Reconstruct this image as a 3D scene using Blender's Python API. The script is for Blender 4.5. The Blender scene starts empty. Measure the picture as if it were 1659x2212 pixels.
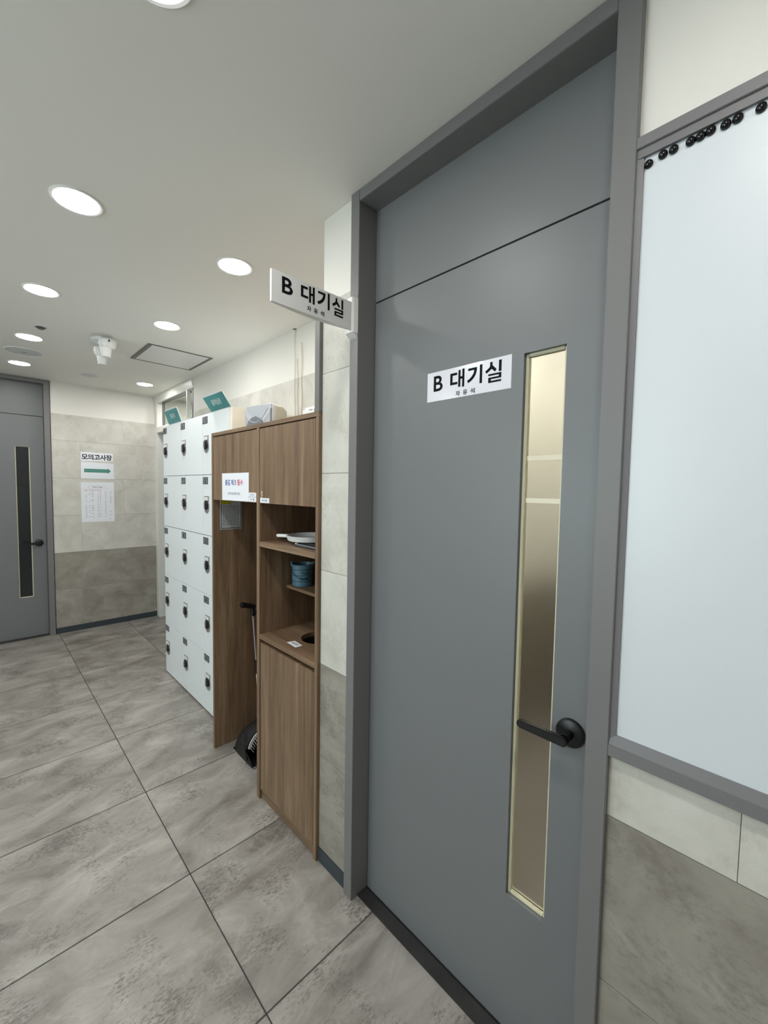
import bpy, bmesh, math, random
from mathutils import Vector, Matrix
random.seed(7)
SC = bpy.context.scene
COL = SC.collection
# ---------------------------------------------------------------- camera
cam_d = bpy.data.cameras.new('camera'); cam = bpy.data.objects.new('camera', cam_d); COL.objects.link(cam)
RT = Vector((0.71265004, -0.70132567, 0.0164991)); FW = Vector((0.70099212, 0.71100512, -0.05551363)); UP = Vector((0.02720219, 0.05112754, 0.9983216))
cam.matrix_world = Matrix(((RT.x, UP.x, -FW.x, -0.95467), (RT.y, UP.y, -FW.y, -1.01164), (RT.z, UP.z, -FW.z, 1.51867), (0, 0, 0, 1)))
cam_d.sensor_fit = 'VERTICAL'; cam_d.sensor_height = 36.0; cam_d.lens = 891.58 / 2212 * 36.0; cam_d.clip_start = 0.01
SC.camera = cam
# ---------------------------------------------------------------- world, exposure
w = bpy.data.worlds.new('world'); SC.world = w; w.use_nodes = True
w.node_tree.nodes['Background'].inputs[0].default_value = (0.8, 0.9, 1, 1)
w.node_tree.nodes['Background'].inputs[1].default_value = 0.02
SC.view_settings.view_transform = 'Standard'
SC.view_settings.look = 'None'
SC.view_settings.gamma = 1.0
SC.view_settings.use_curve_mapping = False
SC.view_settings.exposure = 1.25
LAMP = 42.0
# daylight entering through the window in the left wall
sky_d = bpy.data.lights.new('window_daylight', 'AREA'); sky_d.shape = 'RECTANGLE'; sky_d.size = 3.4; sky_d.size_y = 1.5
sky_d.energy = 70.0; sky_d.color = (.87, .935, 1.0)
sky = bpy.data.objects.new('window_daylight', sky_d); COL.objects.link(sky)
sky.location = (-3.49, .6, 1.55); sky.rotation_euler = (0, math.radians(-90), 0)
# ---------------------------------------------------------------- materials
def lin(c):
    return tuple(((v / 255) / 12.92 if v / 255 <= 0.04045 else ((v / 255 + 0.055) / 1.055) ** 2.4) for v in c)
def new_mat(name):
    m = bpy.data.materials.new(name); m.use_nodes = True
    nt = m.node_tree
    return m, nt, nt.nodes['Principled BSDF']
def plain(name, rgb, rough=0.5, metal=0.0, spec=0.5, bump=0.0, bscale=400.0, var=0.0, coat=0.0):
    m, nt, p = new_mat(name)
    c = lin(rgb)
    p.inputs['Base Color'].default_value = (*c, 1)
    p.inputs['Roughness'].default_value = rough
    p.inputs['Metallic'].default_value = metal
    p.inputs['Specular IOR Level'].default_value = spec
    if coat: p.inputs['Coat Weight'].default_value = coat
    geo = nt.nodes.new('ShaderNodeNewGeometry')
    n = nt.nodes.new('ShaderNodeTexNoise'); n.inputs['Scale'].default_value = bscale; n.inputs['Detail'].default_value = 2
    nt.links.new(geo.outputs['Position'], n.inputs['Vector'])
    if bump:
        b = nt.nodes.new('ShaderNodeBump'); b.inputs['Strength'].default_value = bump; b.inputs['Distance'].default_value = 0.001
        nt.links.new(n.outputs['Fac'], b.inputs['Height']); nt.links.new(b.outputs['Normal'], p.inputs['Normal'])
    if var:
        n2 = nt.nodes.new('ShaderNodeTexNoise'); n2.inputs['Scale'].default_value = 9; n2.inputs['Detail'].default_value = 5
        nt.links.new(geo.outputs['Position'], n2.inputs['Vector'])
        r = nt.nodes.new('ShaderNodeValToRGB')
        r.color_ramp.elements[0].position = .3; r.color_ramp.elements[1].position = .7
        r.color_ramp.elements[0].color = (*[v * (1 - var) for v in c], 1); r.color_ramp.elements[1].color = (*[min(1, v * (1 + var)) for v in c], 1)
        nt.links.new(n2.outputs['Fac'], r.inputs['Fac']); nt.links.new(r.outputs['Color'], p.inputs['Base Color'])
    return m
def ramp(nt, stops):
    r = nt.nodes.new('ShaderNodeValToRGB'); e = r.color_ramp.elements
    e[0].position, e[0].color = stops[0][0], (*lin(stops[0][1]), 1)
    e[1].position, e[1].color = stops[-1][0], (*lin(stops[-1][1]), 1)
    for pos, c in stops[1:-1]:
        x = e.new(pos); x.color = (*lin(c), 1)
    return r
def stone(name, stops, scale, stretch, rough, speck, speck_rgb, speck_scale=55, vein=None, rand=7.0):
    """mottled stone print: world position, shifted per tile"""
    m, nt, p = new_mat(name); L = nt.links.new
    geo = nt.nodes.new('ShaderNodeNewGeometry'); oi = nt.nodes.new('ShaderNodeObjectInfo')
    mul = nt.nodes.new('ShaderNodeMath'); mul.operation = 'MULTIPLY'; mul.inputs[1].default_value = rand
    L(oi.outputs['Random'], mul.inputs[0])
    add = nt.nodes.new('ShaderNodeVectorMath'); add.operation = 'ADD'
    L(geo.outputs['Position'], add.inputs[0]); L(mul.outputs[0], add.inputs[1])
    mp = nt.nodes.new('ShaderNodeMapping'); mp.inputs['Scale'].default_value = stretch
    mp.inputs['Rotation'].default_value = (0, 0, 0.2 if vein else 0)
    L(add.outputs[0], mp.inputs['Vector'])
    n = nt.nodes.new('ShaderNodeTexNoise'); n.inputs['Scale'].default_value = scale; n.inputs['Detail'].default_value = 9
    n.inputs['Roughness'].default_value = .62; n.inputs['Distortion'].default_value = .7
    L(mp.outputs[0], n.inputs['Vector'])
    r = ramp(nt, stops); L(n.outputs['Fac'], r.inputs['Fac'])
    col = r.outputs['Color']
    n2 = nt.nodes.new('ShaderNodeTexNoise'); n2.inputs['Scale'].default_value = speck_scale; n2.inputs['Detail'].default_value = 5; n2.inputs['Roughness'].default_value = .7
    L(mp.outputs[0], n2.inputs['Vector'])
    n3 = nt.nodes.new('ShaderNodeTexNoise'); n3.inputs['Scale'].default_value = scale * 1.7; n3.inputs['Detail'].default_value = 3
    L(add.outputs[0], n3.inputs['Vector'])
    mm = nt.nodes.new('ShaderNodeMath'); mm.operation = 'MULTIPLY'; L(n2.outputs['Fac'], mm.inputs[0]); L(n3.outputs['Fac'], mm.inputs[1])
    rs = nt.nodes.new('ShaderNodeMapRange'); rs.inputs[1].default_value = .27; rs.inputs[2].default_value = .40; rs.inputs[3].default_value = 0; rs.inputs[4].default_value = speck
    L(mm.outputs[0], rs.inputs[0])
    mx = nt.nodes.new('ShaderNodeMixRGB'); L(rs.outputs[0], mx.inputs[0]); L(col, mx.inputs[1]); mx.inputs[2].default_value = (*lin(speck_rgb), 1)
    col = mx.outputs[0]
    if vein:
        nv = nt.nodes.new('ShaderNodeTexNoise'); nv.inputs['Scale'].default_value = 2.2; nv.inputs['Detail'].default_value = 6; nv.inputs['Distortion'].default_value = 1.2
        L(mp.outputs[0], nv.inputs['Vector'])
        sb = nt.nodes.new('ShaderNodeMath'); sb.operation = 'SUBTRACT'; L(nv.outputs['Fac'], sb.inputs[0]); sb.inputs[1].default_value = .5
        ab = nt.nodes.new('ShaderNodeMath'); ab.operation = 'ABSOLUTE'; L(sb.outputs[0], ab.inputs[0])
        rv = nt.nodes.new('ShaderNodeMapRange'); rv.inputs[1].default_value = 0; rv.inputs[2].default_value = .012; rv.inputs[3].default_value = .14; rv.inputs[4].default_value = 0
        L(ab.outputs[0], rv.inputs[0])
        m2 = nt.nodes.new('ShaderNodeMixRGB'); L(rv.outputs[0], m2.inputs[0]); L(col, m2.inputs[1]); m2.inputs[2].default_value = (*lin(vein), 1)
        col = m2.outputs[0]
    L(col, p.inputs['Base Color'])
    p.inputs['Roughness'].default_value = rough
    b = nt.nodes.new('ShaderNodeBump'); b.inputs['Strength'].default_value = .25; b.inputs['Distance'].default_value = .002
    L(n2.outputs['Fac'], b.inputs['Height']); L(b.outputs['Normal'], p.inputs['Normal'])
    return m
def wood(name, stretch):
    m, nt, p = new_mat(name); L = nt.links.new
    geo = nt.nodes.new('ShaderNodeNewGeometry')
    oi = nt.nodes.new('ShaderNodeObjectInfo')
    add = nt.nodes.new('ShaderNodeVectorMath'); add.operation = 'ADD'
    mul = nt.nodes.new('ShaderNodeMath'); mul.operation = 'MULTIPLY'; mul.inputs[1].default_value = 3.0
    L(oi.outputs['Random'], mul.inputs[0]); L(geo.outputs['Position'], add.inputs[0]); L(mul.outputs[0], add.inputs[1])
    mp = nt.nodes.new('ShaderNodeMapping'); mp.inputs['Scale'].default_value = stretch
    L(add.outputs[0], mp.inputs['Vector'])
    n = nt.nodes.new('ShaderNodeTexNoise'); n.inputs['Scale'].default_value = 1.0; n.inputs['Detail'].default_value = 6; n.inputs['Roughness'].default_value = .65; n.inputs['Distortion'].default_value = .3
    L(mp.outputs[0], n.inputs['Vector'])
    r = ramp(nt, [(.28, (92, 70, 52)), (.42, (117, 93, 71)), (.55, (131, 106, 82)), (.72, (157, 132, 106))])
    L(n.outputs['Fac'], r.inputs['Fac'])
    mp2 = nt.nodes.new('ShaderNodeMapping'); mp2.inputs['Scale'].default_value = tuple(v * 6 for v in stretch)
    L(add.outputs[0], mp2.inputs['Vector'])
    n2 = nt.nodes.new('ShaderNodeTexNoise'); n2.inputs['Scale'].default_value = 1.0; n2.inputs['Detail'].default_value = 3
    L(mp2.outputs[0], n2.inputs['Vector'])
    rr = nt.nodes.new('ShaderNodeMapRange'); rr.inputs[1].default_value = .35; rr.inputs[2].default_value = .65; rr.inputs[3].default_value = .80; rr.inputs[4].default_value = 1.08
    L(n2.outputs['Fac'], rr.inputs[0])
    mx = nt.nodes.new('ShaderNodeMixRGB'); mx.blend_type = 'MULTIPLY'; mx.inputs[0].default_value = 1; L(r.outputs[0], mx.inputs[1]); L(rr.outputs[0], mx.inputs[2])
    L(mx.outputs[0], p.inputs['Base Color']); p.inputs['Roughness'].default_value = .5
    b = nt.nodes.new('ShaderNodeBump'); b.inputs['Strength'].default_value = .12; b.inputs['Distance'].default_value = .001
    L(n2.outputs['Fac'], b.inputs['Height']); L(b.outputs['Normal'], p.inputs['Normal'])
    return m
def emit(name, rgb, s):
    m, nt, p = new_mat(name)
    p.inputs['Base Color'].default_value = (1, 1, 1, 1)
    p.inputs['Emission Color'].default_value = (*rgb, 1); p.inputs['Emission Strength'].default_value = s
    return m
def clear_glass(name, tint=(.86, .9, .88), mixf=.12):
    m, nt, p = new_mat(name); L = nt.links.new; nt.nodes.remove(p)
    out = nt.nodes['Material Output']; t = nt.nodes.new('ShaderNodeBsdfTransparent'); t.inputs[0].default_value = (*tint, 1)
    g = nt.nodes.new('ShaderNodeBsdfGlossy'); g.inputs['Roughness'].default_value = .03
    lw = nt.nodes.new('ShaderNodeLayerWeight'); pw = nt.nodes.new('ShaderNodeMath'); pw.operation = 'POWER'; pw.inputs[1].default_value = 4
    L(lw.outputs['Facing'], pw.inputs[0]); fr = nt.nodes.new('ShaderNodeMath'); fr.operation = 'MULTIPLY_ADD'; fr.inputs[1].default_value = .7; fr.inputs[2].default_value = .04; L(pw.outputs[0], fr.inputs[0])
    mx = nt.nodes.new('ShaderNodeMixShader'); L(fr.outputs[0], mx.inputs[0]); L(t.outputs[0], mx.inputs[1]); L(g.outputs[0], mx.inputs[2]); L(mx.outputs[0], out.inputs[0])
    return m
def frosted(name, rgb, rough):
    m, nt, p = new_mat(name)
    p.inputs['Base Color'].default_value = (*lin(rgb), 1); p.inputs['Roughness'].default_value = rough
    p.inputs['Transmission Weight'].default_value = 1.0; p.inputs['IOR'].default_value = 1.2
    return m
M = dict(
    ceiling=plain('ceiling_paint', (236, 234, 228), .55, bump=.05, bscale=900),
    paint=plain('wall_paint', (230, 227, 220), .6, bump=.15, bscale=300),
    wallbase=plain('wall_joint', (120, 116, 106), .8, bump=.1),
    grout=plain('floor_grout', (62, 60, 62), .9, bump=.1),
    tile=stone('floor_stone', [(.25, (104, 99, 93)), (.42, (134, 129, 122)), (.58, (158, 153, 146)), (.76, (184, 179, 171))], 3.3, (.9, 1.7, 1), .42, .9, (98, 92, 86), 80, (200, 197, 190)),
    wtile=stone('pale_stone_print', [(.25, (186, 182, 172)), (.5, (203, 200, 191)), (.75, (217, 214, 207))], 5, (1, 1, 1), .6, .35, (170, 166, 152), 60),
    dtile=stone('taupe_stone_print', [(.25, (126, 119, 110)), (.45, (147, 141, 131)), (.6, (158, 153, 143)), (.8, (174, 169, 160))], 4.5, (1, 1, 1.5), .6, .55, (116, 110, 100), 45),
    slate=plain('slate_vinyl', (52, 60, 66), .5, bump=.1),
    door=plain('grey_door_film', (116, 118, 120), .42, bump=.06, bscale=1500),
    frame=plain('grey_frame_film', (117, 116, 116), .45, bump=.06, bscale=1500),
    gap=plain('black_gap', (14, 14, 15), .8, bump=.05),
    threshold=plain('dark_threshold', (48, 46, 46), .35, bump=.2, var=.3),
    bead=plain('cream_bead', (214, 210, 182), .4, bump=.05),
    frost=frosted('frosted_door_glass', (250, 247, 236), .42),
    frostband=plain('frosted_glass_band', (226, 218, 194), .4, bump=.05),
    darkglass=plain('dark_door_glass', (34, 38, 40), .15, bump=.02),
    black=plain('black_plastic', (12, 12, 13), .38, bump=.03),
    blackrough=plain('black_textured', (20, 20, 21), .6, bump=.3, bscale=700),
    gloss=plain('gloss_black', (10, 8, 14), .08, bump=.0, var=.2),
    woodv=wood('wood_vertical_grain', (20, 20, .9)),
    woodh=wood('wood_horizontal_grain', (20, .9, 20)),
    laminate=plain('white_laminate', (226, 231, 233), .38, bump=.08, bscale=600),
    cream=plain('cream_board', (234, 226, 210), .6, bump=.1, var=.06),
    plate=plain('number_plate_grey', (70, 72, 76), .4, metal=.2, bump=.05),
    plate2=plain('number_plate_face', (132, 134, 138), .4, metal=.2, bump=.05),
    silver=plain('brushed_silver', (186, 184, 182), .3, metal=.85, bump=.1),
    paper=plain('white_paper', (232, 234, 240), .75, bump=.05),
    lampaper=plain('laminated_paper', (226, 226, 234), .18, bump=.45, bscale=14, coat=.6),
    ink=plain('black_ink', (14, 12, 14), .7, spec=.15, bump=.02),
    greyink=plain('grey_ink', (150, 152, 160), .7, bump=.02),
    redink=plain('red_ink', (200, 60, 70), .7, bump=.02),
    blueink=plain('blue_ink', (60, 80, 160), .7, bump=.02),
    teal=plain('teal_print', (76, 142, 142), .3, bump=.05, var=.15),
    tealarrow=plain('teal_arrow_print', (84, 140, 130), .7, bump=.03, var=.06),
    white=plain('white_plastic', (226, 226, 224), .35, bump=.03),
    offwhite=plain('ivory_plastic', (220, 214, 198), .45, bump=.03),
    greycloth=plain('grey_grille', (168, 172, 178), .55, bump=.4, bscale=1200),
    greydark=plain('dark_grey_plastic', (110, 114, 120), .5, bump=.1),
    board=plain('whiteboard_enamel', (216, 221, 226), .35, bump=.03, bscale=200),
    boardframe=plain('grey_board_frame', (118, 116, 118), .45, bump=.04),
    white_frame=plain('white_upvc', (226, 226, 220), .3, bump=.02),
    glass=clear_glass('clear_glass'),
    grille=plain('pale_grey_grille', (206, 208, 208), .6, bump=.5, bscale=900),
    hatchtrim=plain('hatch_trim_grey', (116, 116, 114), .5, metal=.4, bump=.1),
    bucket=plain('blue_enamel', (80, 116, 134), .4, bump=.05, var=.06),
    bucketline=plain('navy_line', (26, 44, 58), .5, bump=.05),
    yellow=plain('yellow_tape', (190, 176, 40), .5, bump=.05),
    navy=plain('navy_border', (44, 56, 78), .5, bump=.02),
    lamgrey=plain('grey_notice_sheet', (186, 188, 188), .4, bump=.05, var=.05),
    cable=plain('ivory_cable', (214, 206, 188), .5, bump=.02),
    room=plain('waiting_room_cream', (214, 213, 203), .7, bump=.1),
    brown=plain('waiting_room_brown', (128, 120, 102), .6, bump=.1, var=.05),
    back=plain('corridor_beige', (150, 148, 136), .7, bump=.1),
    chrome=plain('chrome', (200, 200, 200), .15, metal=1.0, bump=.01),
    lamp=emit('lit_diffuser', (1.0, .975, .935), LAMP),
    fillcool=emit('fill_diffuser_cool', (.90, .96, 1.0), LAMP),
    residue=plain('tape_residue', (196, 188, 176), .6, bump=.2),
)
# ---------------------------------------------------------------- geometry helpers
BASE = {}
class G:
    """collects shapes of one part (world metres)"""
    def __init__(s): s.bm = bmesh.new(); s.smooth = False
    def box(s, x0, x1, y0, y1, z0, z1, bev=0.0):
        vs = [s.bm.verts.new(p) for p in ((x0, y0, z0), (x1, y0, z0), (x1, y1, z0), (x0, y1, z0), (x0, y0, z1), (x1, y0, z1), (x1, y1, z1), (x0, y1, z1))]
        fs = [s.bm.faces.new([vs[i] for i in f]) for f in ((3, 2, 1, 0), (4, 5, 6, 7), (0, 1, 5, 4), (1, 2, 6, 5), (2, 3, 7, 6), (3, 0, 4, 7))]
        if bev:
            es = list({e for f in fs for e in f.edges})
            bmesh.ops.bevel(s.bm, geom=es, offset=bev, segments=2, affect='EDGES')
        return s
    def prism(s, poly, axis, a, b):
        """poly: 2-D points of the two other axes in order; extruded along axis from a to b"""
        def P(u, v, t): return {'x': (t, u, v), 'y': (u, t, v), 'z': (u, v, t)}[axis]
        A = [s.bm.verts.new(P(u, v, a)) for u, v in poly]; B = [s.bm.verts.new(P(u, v, b)) for u, v in poly]
        n = len(poly)
        s.bm.faces.new(A[::-1]); s.bm.faces.new(B)
        for i in range(n): s.bm.faces.new((A[i], A[(i + 1) % n], B[(i + 1) % n], B[i]))
        bmesh.ops.recalc_face_normals(s.bm, faces=s.bm.faces)
        return s
    def lathe(s, prof, c=(0, 0, 0), axis='z', n=32, sx=1.0, sy=1.0):
        """prof: (radius, height) list, turned round axis through c"""
        rings = []
        for r, h in prof:
            ring = []
            if r < 1e-6:
                ring = [s.bm.verts.new(s._ax(axis, 0, 0, h, c))]
            else:
                for k in range(n):
                    a = 2 * math.pi * k / n
                    ring.append(s.bm.verts.new(s._ax(axis, r * math.cos(a) * sx, r * math.sin(a) * sy, h, c)))
            rings.append(ring)
        for a, b in zip(rings, rings[1:]):
            if len(a) == 1 and len(b) == 1: continue
            for k in range(n):
                k2 = (k + 1) % n
                if len(a) == 1: s.bm.faces.new((a[0], b[k], b[k2]))
                elif len(b) == 1: s.bm.faces.new((a[k], a[k2], b[0]))
                else: s.bm.faces.new((a[k], a[k2], b[k2], b[k]))
        bmesh.ops.recalc_face_normals(s.bm, faces=s.bm.faces)
        s.smooth = True
        return s
    @staticmethod
    def _ax(axis, u, v, h, c):
        d = {'z': (u, v, h), 'x': (h, u, v), 'y': (u, h, v)}[axis]
        return (c[0] + d[0], c[1] + d[1], c[2] + d[2])
    def tube(s, pts, r, n=10, cap=True):
        pts = [Vector(p) for p in pts]; rs = r if isinstance(r, (list, tuple)) else [r] * len(pts)
        rings = []; up = None
        for i, p in enumerate(pts):
            t = (pts[min(i + 1, len(pts) - 1)] - pts[max(i - 1, 0)]).normalized()
            if up is None:
                up = Vector((0, 0, 1)) if abs(t.z) < .9 else Vector((1, 0, 0))
            a = t.cross(up).normalized(); up = a.cross(t).normalized()
            rings.append([s.bm.verts.new(p + (a * math.cos(2 * math.pi * k / n) + up * math.sin(2 * math.pi * k / n)) * rs[i]) for k in range(n)])
        for A, B in zip(rings, rings[1:]):
            for k in range(n): s.bm.faces.new((A[k], A[(k + 1) % n], B[(k + 1) % n], B[k]))
        if cap: s.bm.faces.new(rings[0][::-1]); s.bm.faces.new(rings[-1])
        bmesh.ops.recalc_face_normals(s.bm, faces=s.bm.faces)
        s.smooth = True
        return s
    def text(s, body, o, right, up, width=None, height=None, bold=0.0, cx=.5, cy=.5, space=1.0):
        """flat lettering fitted into width x height round point o"""
        cu = bpy.data.curves.new('lettering', 'FONT'); cu.body = body; cu.offset = bold; cu.space_character = space; cu.resolution_u = 4
        ob = bpy.data.objects.new('lettering_tmp', cu); COL.objects.link(ob)
        bpy.context.view_layer.update()
        me = bpy.data.meshes.new_from_object(ob.evaluated_get(bpy.context.evaluated_depsgraph_get()))
        bpy.data.objects.remove(ob); bpy.data.curves.remove(cu)
        xs = [v.co.x for v in me.vertices]; ys = [v.co.y for v in me.vertices]
        x0, x1, y0, y1 = min(xs), max(xs), min(ys), max(ys)
        kx = width / (x1 - x0) if width else None; ky = height / (y1 - y0) if height else None
        kx = kx or ky; ky = ky or kx
        o = Vector(o); right = Vector(right).normalized(); up = Vector(up).normalized()
        vs = [s.bm.verts.new(o + right * ((v.co.x - x0) - cx * (x1 - x0)) * kx + up * ((v.co.y - y0) - cy * (y1 - y0)) * ky) for v in me.vertices]
        for p in me.polygons:
            try: s.bm.faces.new([vs[i] for i in p.vertices])
            except ValueError: pass
        bpy.data.meshes.remove(me)
        return s
    def glyph(s, polys, o, right, up, width, height):
        """bold letter from flat polygons in a unit box centred on o"""
        o = Vector(o); right = Vector(right).normalized(); up = Vector(up).normalized()
        for poly in polys:
            s.bm.faces.new([s.bm.verts.new(o + right * (u - .5) * width + up * (v - .5) * height) for u, v in poly])
        bmesh.ops.triangulate(s.bm, faces=list(s.bm.faces))
        return s
    def xform(s, mat): bmesh.ops.transform(s.bm, matrix=mat, verts=s.bm.verts); return s
    def build(s, name, mat, parent=None, base=None, shade=None):
        if base is None: base = BASE.get(parent.name, Vector()) if parent else Vector()
        base = Vector(base)
        if base.length: bmesh.ops.translate(s.bm, verts=s.bm.verts, vec=-base)
        me = bpy.data.meshes.new(name); s.bm.to_mesh(me); s.bm.free()
        me.materials.append(M[mat])
        if (s.smooth if shade is None else shade):
            for p in me.polygons: p.use_smooth = True
            try: me.set_sharp_from_angle(angle=math.radians(38))
            except Exception: pass
        o = bpy.data.objects.new(name, me); COL.objects.link(o)
        if parent: o.parent = parent
        else: o.location = base
        BASE[o.name] = base
        return o
def tag(o, label=None, cat=None, group=None, kind=None):
    if label: o['label'] = label
    if cat: o['category'] = cat
    if group: o['group'] = group
    if kind: o['kind'] = kind
    return o
def thing(name, label, cat, loc, group=None, kind=None, rotz=0.0):
    o = bpy.data.objects.new(name, None); COL.objects.link(o); o.empty_display_size = .05
    o.location = loc; o.rotation_euler = (0, 0, rotz)
    BASE[o.name] = Vector(loc)
    return tag(o, label, cat, group, kind)
def copy_tree(o, parent=None, loc=None):
    c = o.copy(); COL.objects.link(c); c.parent = parent
    if loc is not None: c.location = loc; BASE[c.name] = Vector(loc)
    for ch in list(o.children): copy_tree(ch, c)
    return c
# ---------------------------------------------------------------- key dimensions (metres)
H = 2.5204; D = 4.211; A = .5116; FA = -.0145
TT = 2.2127; TD = .822
ROWS = [.058, .445, .822, 1.198, 1.575, 1.953, TT]
# ---------------------------------------------------------------- floor
floor = G().box(-3.4, 1.86, -3.0, 4.33, -.06, -.0025).build('floor', 'grout')
tag(floor, 'grey stone-look tiled floor with thin dark joints', 'floor', kind='structure')
GAP = .0022
G().box(.565, 1.80, -1.5, 4.21, -.004, -.0005).build('floor_slab', 'tile', floor)
tcache = {}
for i in range(-5, 2):
    for j in range(-5, 8):
        x0, x1 = -.4 + .6 * i + GAP, -.4 + .6 * (i + 1) - GAP
        y0, y1 = .6 * j + GAP, .6 * (j + 1) - GAP
        x0, x1, y0, y1 = max(x0, -3.4), min(x1, .56), max(y0, -3.0), min(y1, 4.30)
        if x1 - x0 < .05 or y1 - y0 < .05: continue
        key = (round(x1 - x0, 3), round(y1 - y0, 3))
        if key not in tcache:
            g = G().box(-key[0] / 2, key[0] / 2, -key[1] / 2, key[1] / 2, -.005, 0, .0012)
            tcache[key] = g.build('floor_tile', 'tile', floor, base=(0, 0, 0)); o = tcache[key]
        else:
            o = tcache[key].copy(); COL.objects.link(o)
        o.location = ((x0 + x1) / 2, (y0 + y1) / 2, 0)
# ---------------------------------------------------------------- ceiling and walls
ceiling = G().box(-3.5, 1.86, -3.1, 4.4, H, H + .1).build('ceiling', 'ceiling')
tag(ceiling, 'flat off-white painted ceiling with round downlights', 'ceiling', kind='structure')
def wall(name, boxes, label, mat='paint'):
    g = G()
    for b in boxes: g.box(*b)
    o = g.build(name, mat); return tag(o, label, 'wall', kind='structure')
wall_right = wall('wall_right', [(.003, .5116, .1262, .303, 0, H), (.003, .12, -3.0, -.7471, 0, H)], 'door wall with stone-look tiles below white paint')
wall_alcove = wall('wall_alcove', [(A + .003, .62, .303, 3.05, 0, H)], 'recessed wall behind the lockers, cream tile below white paint')
wall_far = wall('wall_far', [(-.4222, 1.8, D + .003, 4.33, 0, H), (-3.4, -1.301, D + .003, 4.33, 0, H)], 'end wall with pale and taupe stone-look tiles')
wall_left = wall('wall_left', [(-3.5, -3.4, -3.0, -1.1, 0, H), (-3.5, -3.4, 2.3, 4.33, 0, H), (-3.5, -3.4, -1.1, 2.3, 0, .8), (-3.5, -3.4, -1.1, 2.3, 2.3, H)], 'white wall opposite the grey door')
wall_rear = wall('wall_rear', [(-3.4, .12, -3.1, -3.0, 0, H)], 'white wall at the near end of the corridor')
wall_waiting = wall('wall_waiting_room', [(1.8, 1.86, -1.56, .36, 0, H), (.12, 1.86, -1.56, -1.5, 0, H), (.5116, 1.8, .2, .303, 0, H)], 'cream wall of the room behind the grey door', 'room')
G().box(1.78, 1.80, -1.5, .2, 0, .95).build('wainscot', 'brown', wall_waiting); G().box(.52, 1.78, .185, .20, 0, .95).build('wainscot', 'brown', wall_waiting)
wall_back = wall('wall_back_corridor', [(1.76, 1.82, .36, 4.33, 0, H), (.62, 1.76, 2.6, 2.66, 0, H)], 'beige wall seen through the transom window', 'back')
def tiles(parent, plane, t0, axis_lo, axis_hi, joints, rows, mats):
    """thin stone-print tiles in courses; plane 'x' (face at x=t0) or 'y'"""
    cache = {}
    for r in rows:
        z0, z1 = ROWS[r] + .0009, ROWS[r + 1] - .0009
        js = [axis_lo] + sorted(j for j in joints(r) if axis_lo + .01 < j < axis_hi - .01) + [axis_hi]
        for a, b in zip(js, js[1:]):
            a2, b2 = a + (.0009 if a != axis_lo else 0), b - (.0009 if b != axis_hi else 0)
            key = (round(b2 - a2, 3), round(z1 - z0, 3), mats(r))
            hw, hz = key[0] / 2, key[1] / 2
            if key not in cache:
                g = G()
                if plane == 'x': g.box(0, .0032, -hw, hw, -hz, hz)
                else: g.box(-hw, hw, 0, .0032, -hz, hz)
                o = g.build('wall_tile', mats(r), parent, base=(0, 0, 0)); cache[key] = o
            else:
                o = cache[key].copy(); COL.objects.link(o)
            o.location = (t0, (a + b) / 2, (z0 + z1) / 2) if plane == 'x' else ((a + b) / 2, t0, (z0 + z1) / 2)
mt = lambda r: 'dtile' if r < 2 else 'wtile'
def stag(o):
    return lambda r: [o + .77 * k + (.385 if r % 2 else 0) for k in range(-9, 12)]
# joint backing (slightly darker) under each tiled field
def backing(parent, *b): G().box(*b).build('joint_backing', 'wallbase', parent)
backing(wall_far, -.4222, A, D + .0012, D + .0034, .058, TT - .001)
tiles(wall_far, 'y', D, -.4222, A, stag(.19 - .77 * 3 + .385), range(6), mt)
backing(wall_right, .0012, .0034, .1262, .302, .058, TT - .001)
tiles(wall_right, 'x', 0, .1262, .303, lambda r: [], range(6), mt)
backing(wall_right, .0012, .0034, -2.99, -.7471, .058, 1.197)
tiles(wall_right, 'x', 0, -3.0, -.7471, stag(-.963), range(3), mt)
backing(wall_alcove, A + .0012, A + .0034, .304, 3.049, 1.576, TT - .001)
tiles(wall_alcove, 'x', A, .304, 3.05, stag(-.17), (4, 5), mt)
def base_board(name, label, *boxes):
    g = G()
    for b in boxes: g.box(*b)
    return tag(g.build(name, 'slate'), label, 'baseboard', kind='structure')
base_board('baseboard_far', 'dark slate baseboard under the end wall tiles', (-.4222, A + .012, D - .005, D + .003, -.001, .0575))
base_board('baseboard_right', 'dark slate baseboard beside the grey door', (-.004, .003, .1262, .303, -.001, .0575), (-.004, .003, -3.0, -.7471, -.001, .0575))
trim = G().box(-.0139, .03, .3045, .336, 1.8131, TT, .0012).build('trim_1', 'hatchtrim')
tag(trim, 'slim grey metal corner post above the wooden cabinet', 'corner trim', kind='structure')
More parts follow.
